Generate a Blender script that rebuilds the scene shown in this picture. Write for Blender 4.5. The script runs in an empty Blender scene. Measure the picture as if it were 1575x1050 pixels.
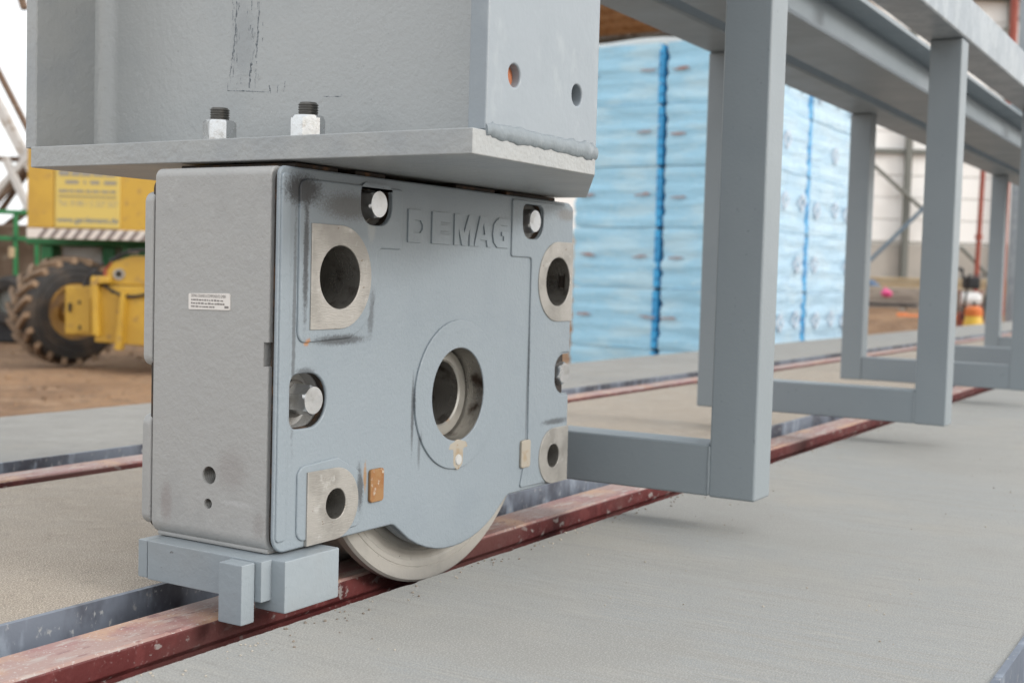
import bpy, bmesh, math, random
from mathutils import Vector, Matrix, noise
random.seed(7)
R = math.radians
scene = bpy.context.scene
C = scene.collection

# ------------------------------------------------------------------ camera
cam_d = bpy.data.cameras.new('camera'); cam = bpy.data.objects.new('camera', cam_d); C.objects.link(cam)
cam_d.sensor_width = 36.0; cam_d.lens = 44.014; cam_d.clip_start = 0.02; cam_d.clip_end = 3000
cam.matrix_world = Matrix(((0.51857, 0.03063, -0.85448, -0.96739),
                           (-0.85454, 0.05117, -0.51685, -0.86570),
                           (0.02790, 0.99822, 0.05269, 0.35723), (0, 0, 0, 1)))
cam_d.dof.use_dof = True; cam_d.dof.focus_distance = 1.34; cam_d.dof.aperture_fstop = 7.6
scene.camera = cam

# ------------------------------------------------------------------ sky, sun, exposure
SUN_AZ = R(276)      # direction towards the sun, measured from +X towards +Y
SUN_EL = R(25)
world = bpy.data.worlds.new('World'); scene.world = world; world.use_nodes = True
wn = world.node_tree.nodes; wl = world.node_tree.links
sky = wn.new('ShaderNodeTexSky'); sky.sky_type = 'NISHITA'; sky.sun_disc = False
sky.sun_elevation = SUN_EL; sky.sun_rotation = R(90) - SUN_AZ
sky.altitude = 0; sky.air_density = 1.0; sky.dust_density = 5.0; sky.ozone_density = 1.0
bg = wn['Background']; bg.inputs['Strength'].default_value = 0.115
cloud = wn.new('ShaderNodeMix'); cloud.data_type = 'RGBA'; cloud.inputs['Factor'].default_value = 0.75   # thin even overcast over the clear sky
cloud.inputs['B'].default_value = (9.6, 9.8, 9.9, 1)
wl.new(sky.outputs[0], cloud.inputs['A']); wl.new(cloud.outputs['Result'], bg.inputs['Color'])
sd = bpy.data.lights.new('sun', 'SUN'); sun = bpy.data.objects.new('sun', sd); C.objects.link(sun)
sd.energy = 1.05; sd.angle = R(15); sd.color = (0.97, 0.99, 1.0)
sv = Vector((math.cos(SUN_AZ) * math.cos(SUN_EL), math.sin(SUN_AZ) * math.cos(SUN_EL), math.sin(SUN_EL)))
sun.rotation_euler = sv.to_track_quat('Z', 'Y').to_euler(); sun.location = (-4, 3, 6)
scene.view_settings.view_transform = 'Standard'; scene.view_settings.look = 'None'
scene.view_settings.exposure = 0.60; scene.view_settings.gamma = 1.0; scene.view_settings.use_curve_mapping = False


# ------------------------------------------------------------------ materials
def mat(name, base, rough=0.5, metal=0.0, var=None, bump=None, spec=None, streak=None, spots=(), rnd=0.0, coat=0.0):
    """var: list of (scale, colour2, low, high[, vec scale]) noise tints; bump: list of (scale, distance[, vec scale]);
    spots: (centre, radius3, colour, amount, noise scale) stains in object space."""
    m = bpy.data.materials.new(name); m.use_nodes = True
    nt = m.node_tree; N = nt.nodes; L = nt.links
    b = N['Principled BSDF']
    b.inputs['Roughness'].default_value = rough; b.inputs['Metallic'].default_value = metal
    if spec is not None: b.inputs['Specular IOR Level'].default_value = spec
    if coat: b.inputs['Coat Weight'].default_value = coat; b.inputs['Coat Roughness'].default_value = 0.25
    tc = N.new('ShaderNodeTexCoord'); vec = tc.outputs['Object']
    if rnd:
        oi = N.new('ShaderNodeObjectInfo')
        ad = N.new('ShaderNodeVectorMath'); ad.operation = 'MULTIPLY_ADD'
        cb = N.new('ShaderNodeCombineXYZ')
        for i in range(3): L.new(oi.outputs['Random'], cb.inputs[i])
        L.new(cb.outputs[0], ad.inputs[0]); ad.inputs[1].default_value = (rnd, rnd * 1.7, rnd * 0.6); L.new(vec, ad.inputs[2])
        vecn = ad.outputs[0]
    else:
        vecn = vec
    def nz(scale, vs=None, detail=6.0, rough_=0.55):
        v = vecn
        if vs:
            mp = N.new('ShaderNodeMapping'); mp.inputs['Scale'].default_value = vs; L.new(v, mp.inputs['Vector']); v = mp.outputs[0]
        n = N.new('ShaderNodeTexNoise'); n.inputs['Scale'].default_value = scale
        n.inputs['Detail'].default_value = detail; n.inputs['Roughness'].default_value = rough_
        L.new(v, n.inputs['Vector']); return n.outputs['Fac']
    def ramp(fac, lo, hi):
        r = N.new('ShaderNodeMapRange'); r.inputs['From Min'].default_value = lo; r.inputs['From Max'].default_value = hi
        r.interpolation_type = 'SMOOTHSTEP'; L.new(fac, r.inputs['Value']); return r.outputs[0]
    rgb = N.new('ShaderNodeRGB'); rgb.outputs[0].default_value = (*base, 1); col = rgb.outputs[0]
    def mixin(col, fac, c2):
        mx = N.new('ShaderNodeMix'); mx.data_type = 'RGBA'; L.new(fac, mx.inputs['Factor']); L.new(col, mx.inputs['A'])
        mx.inputs['B'].default_value = (*c2, 1); return mx.outputs['Result']
    for v in (var or ()):
        col = mixin(col, ramp(nz(v[0], v[4] if len(v) > 4 else None), v[2], v[3]), v[1])
    for (c, r3, cc, amt, ns) in spots:
        mp = N.new('ShaderNodeMapping'); mp.vector_type = 'POINT'
        mp.inputs['Scale'].default_value = tuple(1 / q for q in r3)
        mp.inputs['Location'].default_value = tuple(-c[i] / r3[i] for i in range(3)); L.new(vec, mp.inputs['Vector'])
        ln = N.new('ShaderNodeVectorMath'); ln.operation = 'LENGTH'; L.new(mp.outputs[0], ln.inputs[0])
        n1 = nz(ns * 2.2, None, 10.0, 0.78)
        ad = N.new('ShaderNodeMath'); ad.operation = 'MULTIPLY_ADD'; L.new(n1, ad.inputs[0]); ad.inputs[1].default_value = -1.6; L.new(ln.outputs['Value'], ad.inputs[2])
        f = ramp(ad.outputs[0], 0.2, -0.45)
        ml = N.new('ShaderNodeMath'); ml.operation = 'MULTIPLY'; L.new(f, ml.inputs[0]); ml.inputs[1].default_value = amt * .75
        col = mixin(col, ml.outputs[0], cc)
    L.new(col, b.inputs['Base Color'])
    last = None
    for bp in (bump or ()):
        bn = N.new('ShaderNodeBump'); bn.inputs['Strength'].default_value = 1.0; bn.inputs['Distance'].default_value = bp[1]
        L.new(nz(bp[0], bp[2] if len(bp) > 2 else None, 4.0), bn.inputs['Height'])
        if last: L.new(last, bn.inputs['Normal'])
        last = bn.outputs[0]
    if last: L.new(last, b.inputs['Normal'])
    # roughness breakup
    rr = N.new('ShaderNodeMapRange'); L.new(nz(9.0, None, 5.0), rr.inputs['Value'])
    rr.inputs['From Min'].default_value = 0.3; rr.inputs['From Max'].default_value = 0.7
    rr.inputs['To Min'].default_value = max(0.05, rough * 0.82); rr.inputs['To Max'].default_value = min(1, rough * 1.15)
    L.new(rr.outputs[0], b.inputs['Roughness'])
    return m

GREY = (0.335, 0.355, 0.365)
DIRT = (0.035, 0.035, 0.037)
M = {}
M['guide'] = mat('grey_bracket_paint', (0.275, 0.312, 0.338), 0.42, var=[(9, (0.265, 0.29, 0.305), .45, .75), (60, (.12, .12, .12), .70, .74)], bump=[(120, .0006), (40, .0006)])
M['frame'] = mat('grey_frame_paint', (0.240, 0.272, 0.292), 0.45, var=[(110, (.19, .215, .23), .66, .72), (5, (0.225, 0.258, 0.280), .45, .75)],
                 bump=[(200, .0003), (14, .001)], rnd=9)
M['column'] = mat('grey_column_paint', (0.355, 0.365, 0.362), 0.36, var=[(7, (0.29, 0.31, 0.325), .45, .75), (90, (0.40, 0.41, 0.41), .68, .74)],
                  bump=[(170, .0009), (60, .0012)])
M['web'] = mat('grey_web_paint', (0.40, 0.415, 0.415), 0.26, var=[(7, (0.365, 0.385, 0.39), .45, .75)],
               bump=[(190, .0006), (70, .0007)],
               spots=[((0.143, 0.188, 0.625), (.05, .026, .06), (0.24, 0.26, 0.275), .6, 260)])
M['galv'] = mat('galvanised_beam', (0.29, 0.325, 0.355), 0.40, 0.25, var=[(16, (0.36, 0.395, 0.42), .45, .6, (1, 1, .5)), (70, (0.25, 0.285, 0.31), .55, .7)],
                bump=[(90, .001)])
M['housing'] = mat('cast_housing_paint', (0.242, 0.280, 0.310), 0.42, var=[(9, (0.226, 0.264, 0.295), .48, .72)],
                   bump=[(240, .0004), (60, .0006)],
                   spots=[((0.034, .0, .440), (.040, .3, .022), DIRT, 1.25, 130), ((0.040, .0, .37), (.006, .3, .09), DIRT, 1.1, 80), ((0.026, .0, .30), (.004, .3, .16), (.07, .075, .08), .9, 70),
                          ((0.11, .0, .427), (.065, .2, .020), (.085, .08, .075), 1.0, 170), ((0.150, .0, .405), (.010, .2, .020), (.45, .44, .42), .45, 420),
                          ((0.100, .0, .282), (.060, .2, .008), DIRT, 1.0, 120), ((0.155, .0, .31), (.008, .2, .035), DIRT, .7, 140), ((0.140, .0, .115), (.008, .2, .034), DIRT, 1.0, 160),
                          ((0.151, .0, .125), (.004, .2, .022), (.33, .17, .05), 1.0, 160), ((0.046, .0, .281), (.006, .02, .006), (.40, .17, .05), 1.1, 80),
                          ((0.240, .0, .19), (.004, .2, .06), DIRT, .9, 160), ((0.255, .0, .145), (.004, .2, .03), DIRT, .6, 160), ((0.045, .0, .25), (.02, .2, .006), DIRT, .8, 120),
                          ((0.050, .0, .060), (.09, .2, .006), DIRT, .9, 120), ((0.585, .0, .152), (.05, .2, .006), DIRT, .9, 120), ((0.60, .0, .068), (.06, .2, .008), DIRT, 1.0, 120),
                          ((0.507, .0, .20), (.003, .2, .12), DIRT, .6, 120), ((0.60, .0, .445), (.04, .2, .012), (.16, .14, .12), .8, 140)])
M['body'] = mat('cast_body_paint', (0.375, 0.372, 0.362), 0.46, var=[(8, (0.33, 0.33, 0.325), .45, .75), (50, (.385, .385, .375), .6, .7)],
                bump=[(220, .0006), (70, .0010)],
                spots=[((0, .155, .10), (.2, .012, .03), (.22, .17, .16), .5, 220), ((0, .06, .145), (.2, .03, .03), (.22, .18, .17), .38, 260),
                       ((0, .02, .09), (.2, .012, .02), (.22, .19, .18), .45, 220), ((0, .05, .11), (.2, .03, .004), (.5, .5, .5), .6, 120)])
M['steel'] = mat('machined_steel', (0.42, 0.40, 0.37), 0.42, 0.45, var=[(22, (0.31, 0.295, 0.27), .42, .66), (70, (.48, .465, .44), .58, .72), (160, (.20, .15, .11), .66, .72)], bump=[(120, .0004, (1, 1, 6))], rnd=5,
                 )
M['bore'] = mat('dark_bore_steel', (0.34, 0.325, 0.30), 0.30, 0.75, var=[(30, (0.07, 0.05, 0.04), .5, .7)], bump=[(60, .0006, (1, 9, 1))])
M['ring'] = mat('hub_ring_steel', (0.40, 0.385, 0.35), 0.40, 0.75, var=[(40, (0.30, 0.17, 0.08), .58, .75)])
M['dark'] = mat('hollow_shade_black', (0.012, 0.012, 0.012), 0.9)  # near-black that stands in for the shade deep inside holes and bores
M['seam'] = mat('oily_seam', (0.030, 0.022, 0.017), 0.7, var=[(60, (.14, .07, .03), .5, .7)])
M['zinc'] = mat('zinc_plated', (0.64, 0.65, 0.655), 0.30, 0.85, var=[(60, (0.50, 0.50, 0.485), .50, .72)], bump=[(90, .0006)], rnd=7)
M['thread'] = mat('oiled_thread', (0.15, 0.145, 0.135), 0.4, 0.75)
M['wheel'] = mat('wheel_cast_grey', (0.42, 0.40, 0.365), 0.5, 0.25, var=[(20, (0.36, 0.345, 0.315), .45, .7), (120, (.1, .09, .08), .70, .74)], bump=[(110, .0006)])
M['rust'] = mat('rusty_tab', (0.28, 0.15, 0.06), 0.7, 0.0, var=[(60, (.25, .11, .035), .45, .62), (120, (.42, .36, .29), .58, .70)], rnd=3)
M['rust2'] = mat('tarnished_tab', (0.36, 0.325, 0.27), 0.6, 0.1, var=[(60, (.32, .25, .17), .48, .66), (130, (.26, .14, .06), .62, .72)], rnd=3)
M['label'] = mat('paper_label', (0.74, 0.70, 0.66), 0.55)
M['nip'] = mat('greyed_plastic', (0.46, 0.46, 0.45), 0.5)
M['ink'] = mat('label_ink', (0.24, 0.22, 0.21), 0.7)
M['redprimer'] = mat('red_primer', (0.42, 0.15, 0.07), 0.6)
M['weld'] = mat('painted_weld', (0.20, 0.23, 0.25), 0.36, var=[(60, (.26, .29, .31), .55, .7)], bump=[(120, .001)])
M['rail_side'] = mat('red_rail_paint', (0.115, 0.024, 0.023), 0.5, var=[(8, (.085, .018, .018), .45, .7), (30, (.15, .036, .034), .5, .6), (70, (.32, .28, .265), .615, .65, (.7, 1, 1)), (200, (.22, .12, .115), .60, .70), (3, (.13, .05, .045), .5, .65)],
                     bump=[(70, .001)])
M['rail_top'] = mat('worn_rail_top', (0.36, 0.24, 0.21), 0.6, var=[(18, (.31, .15, .14), .48, .66, (.35, 1, 1)), (60, (.42, .36, .33), .52, .66, (.3, 1, 1)), (9, (.46, .29, .20), .5, .66), (160, (.24, .13, .12), .58, .66, (.3, 1, 1)), (330, (.5, .46, .43), .6, .68)],
                    bump=[(160, .0006, (.3, 1, 1))])
M['angle'] = mat('galvanised_edge_angle', (0.17, 0.195, 0.24), 0.55, 0.1, var=[(7, (.07, .075, .095), .45, .58, (1, 1, .6)), (26, (.27, .31, .37), .54, .66, (1, 1, .40)), (120, (.36, .37, .38), .60, .70, (1, 1, .6))], bump=[(60, .001)])
M['pit'] = mat('dark_groove', (0.05, 0.045, 0.042), 0.9, var=[(20, (.1, .03, .025), .5, .7)])


def concrete(name, base, c2, c3, streak, grain):
    return mat(name, base, 0.75, var=[(1.1, c2, .42, .62), (2.6, c3, .5, .68), (5, tuple(q * .9 for q in base), .52, .64, streak), (26, tuple(q * 1.10 for q in base), .50, .64, streak), (22, tuple(q * .84 for q in base), .54, .66, (streak[0] * 1.3, streak[1] * 1.2, 1)), (1.7, tuple(q * .90 for q in base), .56, .66), (60, tuple(q * .82 for q in base), .64, .72),
                                      (620, tuple(q * grain[2] for q in base), .46, .60), (540, tuple(min(.8, q * grain[3]) for q in base), .52, .62), (700, (.08, .075, .07), .74, .77)],
               bump=[(grain[0], grain[1]), (60, .0006, streak)])
M['slab'] = concrete('brushed_concrete', (0.320, 0.312, 0.290), (0.292, 0.302, 0.300), (0.348, 0.325, 0.285), (9, .35, 1), (700, .0003, .78, 1.22))
M['slab_sand'] = concrete('sandy_concrete', (0.355, 0.30, 0.24), (0.33, 0.29, 0.24), (0.38, 0.32, 0.255), (1, 1, 1), (480, .0012, .50, 1.6))
M['slab_far'] = concrete('far_concrete', (0.275, 0.262, 0.238), (0.262, 0.26, 0.25), (0.295, 0.277, 0.245), (1, 1, 1), (500, .0006, .68, 1.3))
M['earth'] = mat('brown_earth', (0.30, 0.175, 0.092), 0.95, var=[(.7, (.20, .112, .058), .42, .6), (3, (.32, .20, .115), .5, .66), (11, (.14, .085, .05), .55, .68), (40, (.36, .26, .18), .62, .7)],
                 bump=[(5, .10), (22, .035)])
M['film'] = mat('pale_blue_film', (0.355, 0.645, 0.83), 0.30, var=[(2.0, (.47, .71, .84), .45, .62, (1, 1, 3)), (5, (.37, .64, .81), .52, .70, (.8, .8, 4)), (16, (.54, .75, .85), .60, .72, (1.5, 1.5, 2))],
                bump=[(7, .007, (.8, .8, 4)), (22, .003, (1.5, 1.5, 2))], rnd=11)
M['film_glare_side'] = mat('blue_film_glare_tint', (0.38, 0.56, 0.70), 0.30, var=[(2.0, (.45, .61, .72), .45, .62, (1, 1, 3)), (6, (.35, .53, .70), .56, .72, (.5, .5, 5))],
                     bump=[(6, .014, (.5, .5, 5)), (26, .003, (1, 1, 3))], rnd=11)  # glare on the -y sides put into the film colour
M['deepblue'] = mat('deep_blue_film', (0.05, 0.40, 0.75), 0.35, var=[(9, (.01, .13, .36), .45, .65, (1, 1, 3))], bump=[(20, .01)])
M['print'] = mat('brown_print', (0.36, 0.36, 0.40), 0.5, var=[(14, (.38, .20, .17), .5, .62)], rnd=8)
M['print2'] = mat('violet_print', (0.33, 0.47, 0.64), 0.6)
M['print3'] = mat('orange_print', (0.50, 0.56, 0.64), 0.6)
M['white'] = mat('white_cladding', (0.86, 0.85, 0.83), 0.5)
M['joint'] = mat('cladding_joint', (0.66, 0.65, 0.62), 0.7)
M['plinth'] = mat('grey_plinth', (0.43, 0.40, 0.36), 0.8, var=[(.8, (.36, .34, .31), .45, .65)], rnd=5)
M['steelwork'] = mat('dull_green_steelwork', (0.16, 0.165, 0.15), 0.6)
M['bluesteel'] = mat('blue_grey_steel', (0.12, 0.17, 0.22), 0.5)
M['redsteel'] = mat('red_steel', (0.30, 0.065, 0.04), 0.55, var=[(3, (.26, .05, .03), .5, .65)])
M['timber'] = mat('raw_timber', (0.50, 0.33, 0.19), 0.75, var=[(3, (.34, .19, .09), .45, .6, (1, 8, 8))], rnd=5, bump=[(30, .004, (1, 8, 8))])
M['paletimber'] = mat('pale_timber', (0.56, 0.44, 0.28), 0.75, var=[(3, (.48, .36, .22), .45, .6)], rnd=5)
M['boards'] = mat('weathered_boards', (0.42, 0.37, 0.32), 0.8, var=[(3, (.33, .29, .25), .45, .6)], rnd=5)
M['yellow'] = mat('yellow_machine_paint', (0.54, 0.325, 0.035), 0.42, var=[(1.5, (.46, .27, .03), .45, .65), (8, (.30, .18, .06), .58, .72), (30, (.14, .09, .05), .66, .74)], bump=[(4, .004)], rnd=4, coat=.3)
M['signyellow'] = mat('sign_yellow', (0.60, 0.45, 0.12), 0.4)
M['signink'] = mat('sign_ink', (0.10, 0.16, 0.24), 0.6)
M['signink2'] = mat('faded_sign_ink', (0.30, 0.28, 0.24), 0.6)
M['stripe_w'] = mat('stripe_white', (0.68, 0.62, 0.57), 0.5)
M['stripe_d'] = mat('stripe_dark', (0.20, 0.16, 0.15), 0.5)
M['green'] = mat('green_machine_paint', (0.02, 0.19, 0.06), 0.45, var=[(4, (.015, .11, .04), .5, .65)])
M['rubber'] = mat('tyre_rubber', (0.030, 0.028, 0.027), 0.75, var=[(3, (.085, .062, .045), .46, .72)])
M['lug'] = mat('muddy_lug', (0.27, 0.185, 0.12), 0.9, var=[(6, (.17, .115, .075), .45, .66)], rnd=6)
M['rim'] = mat('muddy_rim', (0.36, 0.20, 0.05), 0.6, var=[(6, (.2, .12, .06), .45, .65)])
M['whitetube'] = mat('weathered_white_steel', (0.52, 0.50, 0.48), 0.6, var=[(4, (.30, .24, .19), .5, .66)], rnd=4)
M['browntube'] = mat('rusty_brown_steel', (0.17, 0.11, 0.075), 0.8, var=[(4, (.26, .20, .15), .5, .66)], rnd=4)
M['pink'] = mat('pink_plastic', (0.75, 0.10, 0.28), 0.5)
M['orange'] = mat('orange_plastic', (0.62, 0.16, 0.03), 0.5)
M['canyellow'] = mat('yellow_plastic', (0.68, 0.42, 0.04), 0.45)
M['black'] = mat('black_rubber', (0.02, 0.02, 0.022), 0.6)
M['tarp'] = mat('blue_sheet', (0.10, 0.18, 0.30), 0.6)


# ------------------------------------------------------------------ mesh helpers
def finish(me, angle=32):
    me.shade_smooth(); me.set_sharp_from_angle(angle=R(angle)); return me

def link(name, me, m, parent=None, loc=(0, 0, 0), rot=(0, 0, 0), wn_=True):
    o = bpy.data.objects.new(name, me); C.objects.link(o); o.location = loc; o.rotation_euler = rot
    if m is not None:
        if len(me.materials) == 0: me.materials.append(M[m] if isinstance(m, str) else m)
    if parent is not None: o.parent = parent
    if wn_:
        w = o.modifiers.new('weighted', 'WEIGHTED_NORMAL'); w.keep_sharp = True
    return o

def tag(o, label=None, cat=None, group=None, kind=None):
    if label: o['label'] = label
    if cat: o['category'] = cat
    if group: o['group'] = group
    if kind: o['kind'] = kind
    return o

def thing(name, label, cat, loc=(0, 0, 0), rz=0.0, group=None):
    o = bpy.data.objects.new(name, None); C.objects.link(o); o.empty_display_size = .05
    o.location = loc; o.rotation_euler = (0, 0, rz); return tag(o, label, cat, group)

def bm_mesh(bm, name='m', angle=32):
    me = bpy.data.meshes.new(name); bm.normal_update(); bm.to_mesh(me); bm.free(); return finish(me, angle)

def box_me(x0, x1, y0, y1, z0, z1, bev=0.0, seg=2):
    bm = bmesh.new(); bmesh.ops.create_cube(bm, size=1)
    for v in bm.verts:
        v.co = Vector(((x0 + x1) / 2 + v.co.x * (x1 - x0), (y0 + y1) / 2 + v.co.y * (y1 - y0), (z0 + z1) / 2 + v.co.z * (z1 - z0)))
    if bev: bmesh.ops.bevel(bm, geom=bm.edges[:], offset=bev, segments=seg, profile=.5, affect='EDGES')
    return bm_mesh(bm)

def plate(loops, t0, t1, bev=0.0, axis='y', res=2):
    """2-D outline with holes turned into a solid. axis 'y': loops are (x, z), solid from y=t0 to y=t1;
    axis 'z': loops are (x, y), z=t0..t1; axis 'x': loops are (y, z), x=t0..t1."""
    cu = bpy.data.curves.new('c', 'CURVE'); cu.dimensions = '2D'; cu.fill_mode = 'BOTH'
    h = (t1 - t0) / 2; cu.extrude = max(h - bev, 1e-5); cu.bevel_depth = bev; cu.bevel_resolution = res; cu.offset = -bev
    for lp in loops:
        sp = cu.splines.new('POLY'); sp.points.add(len(lp) - 1); sp.use_cyclic_u = True
        for p, q in zip(sp.points, lp): p.co = (q[0], q[1], 0, 1)
    o = bpy.data.objects.new('c', cu); C.objects.link(o)
    dg = bpy.context.evaluated_depsgraph_get(); dg.update()
    me = bpy.data.meshes.new_from_object(o.evaluated_get(dg)); bpy.data.objects.remove(o); bpy.data.curves.remove(cu)
    c = (t0 + t1) / 2
    if axis == 'y': mt = Matrix(((1, 0, 0, 0), (0, 0, -1, c), (0, 1, 0, 0), (0, 0, 0, 1)))
    elif axis == 'z': mt = Matrix.Translation((0, 0, c))
    else: mt = Matrix(((0, 0, 1, c), (1, 0, 0, 0), (0, 1, 0, 0), (0, 0, 0, 1)))
    me.transform(mt); me.materials.clear()
    bm = bmesh.new(); bm.from_mesh(me); bmesh.ops.remove_doubles(bm, verts=bm.verts, dist=1e-6)
    bmesh.ops.recalc_face_normals(bm, faces=bm.faces); bm.to_mesh(me); bm.free()
    return finish(me)

def circ(cx, cy, r, n=48, a0=0, a1=360, end=False):
    k = n if not end else n - 1
    return [(cx + r * math.cos(R(a0 + (a1 - a0) * i / k)), cy + r * math.sin(R(a0 + (a1 - a0) * i / k))) for i in range(n)]

def rpoly(pts, n=7):
    """closed polygon of (x, y, r) with rounded corners"""
    out = []; k = len(pts)
    for i in range(k):
        p = Vector(pts[i][:2]); a = Vector(pts[i - 1][:2]); b = Vector(pts[(i + 1) % k][:2]); r = pts[i][2] if len(pts[i]) > 2 else 0
        if r <= 0: out.append(tuple(p)); continue
        u = (a - p).normalized(); v = (b - p).normalized(); ang = u.angle(v)
        if ang > math.pi - .02: out.append(tuple(p)); continue
        d = min(r / math.tan(ang / 2), (a - p).length * .49, (b - p).length * .49); r2 = d * math.tan(ang / 2)
        c = p + (u + v).normalized() * (r2 / math.sin(ang / 2)); s = p + u * d - c; e = p + v * d - c
        a0 = math.atan2(s.y, s.x); da = math.atan2(s.x * e.y - s.y * e.x, s.dot(e))
        for j in range(n + 1):
            t = a0 + da * j / n; out.append((c.x + r2 * math.cos(t), c.y + r2 * math.sin(t)))
    return out

def rrect(x0, x1, y0, y1, r, n=7): return rpoly([(x0, y0, r), (x1, y0, r), (x1, y1, r), (x0, y1, r)], n)

def lathe(prof, n=64, axis='y', closed=True):
    """prof: (r, t) list, revolved about the axis"""
    bm = bmesh.new(); rings = []
    for i in range(n):
        a = 2 * math.pi * i / n; ca, sa = math.cos(a), math.sin(a); ring = []
        for r, t in prof:
            ring.append(bm.verts.new({'y': (r * ca, t, r * sa), 'z': (r * ca, r * sa, t), 'x': (t, r * ca, r * sa)}[axis]))
        rings.append(ring)
    k = len(prof)
    for i in range(n):
        for j in range(k if closed else k - 1):
            q = [rings[i][j], rings[(i + 1) % n][j], rings[(i + 1) % n][(j + 1) % k], rings[i][(j + 1) % k]]
            bm.faces.new(q)
    bmesh.ops.remove_doubles(bm, verts=bm.verts, dist=1e-7)
    bmesh.ops.recalc_face_normals(bm, faces=bm.faces); return bm_mesh(bm)

def tube_me(pts, rad, n=10, jitter=0.0, cap=True):
    bm = bmesh.new(); rings = []
    P = [Vector(p) for p in pts]
    for i, p in enumerate(P):
        d = (P[min(i + 1, len(P) - 1)] - P[max(i - 1, 0)]).normalized()
        up = Vector((0, 0, 1)) if abs(d.z) < .9 else Vector((1, 0, 0))
        u = d.cross(up).normalized(); v = u.cross(d)
        r = rad[i] if isinstance(rad, (list, tuple)) else rad
        rings.append([bm.verts.new(p + (u * math.cos(2 * math.pi * j / n) + v * math.sin(2 * math.pi * j / n)) * (r * (1 + jitter * (random.random() - .5)))) for j in range(n)])
    for a, b in zip(rings, rings[1:]):
        for j in range(n): bm.faces.new((a[j], a[(j + 1) % n], b[(j + 1) % n], b[j]))
    if cap: bm.faces.new(rings[0]); bm.faces.new(rings[-1])
    bmesh.ops.recalc_face_normals(bm, faces=bm.faces); return bm_mesh(bm, angle=50)

def cut(me, cutters):
    """boolean difference of a mesh by a list of meshes"""
    a = bpy.data.objects.new('a', me); C.objects.link(a); tmp = []
    for cm in cutters:
        c = bpy.data.objects.new('k', cm); C.objects.link(c); tmp.append(c)
        md = a.modifiers.new('b', 'BOOLEAN'); md.operation = 'DIFFERENCE'; md.object = c; md.solver = 'EXACT'
    dg = bpy.context.evaluated_depsgraph_get(); dg.update()
    out = bpy.data.meshes.new_from_object(a.evaluated_get(dg))
    for o in [a] + tmp: bpy.data.objects.remove(o)
    out.materials.clear()
    for p in out.polygons: p.material_index = 0
    return finish(out)

def text_me(body, h, width=None, bold=0.0):
    cu = bpy.data.curves.new('t', 'FONT'); cu.body = body; cu.size = 1; cu.extrude = 0.004; cu.offset = bold; cu.resolution_u = 3
    o = bpy.data.objects.new('t', cu); C.objects.link(o); dg = bpy.context.evaluated_depsgraph_get(); dg.update()
    me = bpy.data.meshes.new_from_object(o.evaluated_get(dg)); bpy.data.objects.remove(o)
    xs = [v.co.x for v in me.vertices]; w = max(xs) - min(xs)
    sx = (width / w) if width else h * 1.4; x0 = min(xs)
    for v in me.vertices: v.co = Vector(((v.co.x - x0) * sx, v.co.y * h * 1.4, v.co.z * h * .2))
    me.materials.clear(); return me


# ================================================================== SETTING
# ---- earth, rising gently towards the hall
def earth_z(x, y):
    t = min(1, max(0, (x - 13) / 14)); t = t * t * (3 - 2 * t)
    return -.75 + .63 * t
bm = bmesh.new(); xs = [-900, -300, -60, -20] + [-10 + i * .8 for i in range(60)] + [45, 80, 200, 900]
ys = [-900, -300, -60, -20] + [-8 + i * .8 for i in range(40)] + [30, 60, 200, 900]
grid = [[bm.verts.new((x, y, earth_z(x, y) + (.045 * noise.noise(Vector((x * .9, y * .9, 3))) if -9 < x < 38 and -8 < y < 24 else 0) - (.05 if False else 0))) for y in ys] for x in xs]
for i in range(len(xs) - 1):
    for j in range(len(ys) - 1): bm.faces.new((grid[i][j], grid[i + 1][j], grid[i + 1][j + 1], grid[i][j + 1]))
tag(link('ground', bm_mesh(bm), 'earth', wn_=False), kind='structure')

# ---- concrete platform: slabs between the rail grooves
XA, XB = -6.0, 24.0
SLABS = [(-0.668, -0.0345, 'slab'), (0.183, 0.832, 'slab_sand'), (1.040, 1.615, 'slab_far'), (-2.2, -0.886, 'slab')]
slab_objs = []
def slab_mesh(y0, y1):
    bm = bmesh.new(); xs = [XA, -3, -1.5]; x = -.9
    while x < 4: xs.append(x); x += .004 if x < 1.2 else .012
    xs += [5, 7, 10, 15, XB]; rows = []
    for x in xs:
        def chip(k):
            a = max(0, noise.noise(Vector((x * 28, k, 1)))) ** 2 * .010 + max(0, noise.noise(Vector((x * 140, k, 4)))) * .0022
            return .0012 + a
        c0, c1 = (chip(y0), chip(y1)) if -.9 < x < 4 else (.002, .002)
        rows.append([bm.verts.new(p) for p in ((x, y0, -.80), (x, y0, -c0), (x, y0 + c0 * .8, 0), (x, y1 - c1 * .8, 0), (x, y1, -c1), (x, y1, -.80))])
    for a, b in zip(rows, rows[1:]):
        for j in range(6): bm.faces.new((a[j], b[j], b[(j + 1) % 6], a[(j + 1) % 6]))
    bm.faces.new(rows[0]); bm.faces.new(rows[-1]); bmesh.ops.recalc_face_normals(bm, faces=bm.faces)
    return bm_mesh(bm)
for (y0, y1, m_) in SLABS:
    o = link('concrete_slab', slab_mesh(y0, y1), m_, wn_=False); tag(o, kind='structure'); slab_objs.append(o)
for (y0, y1) in ((-.0345, .183), (.832, 1.040), (-.886, -.668)):
    tag(link('groove_floor', box_me(XA, XB, y0 + .001, y1 - .001, -.80, -.155), 'pit'), kind='structure')
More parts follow.
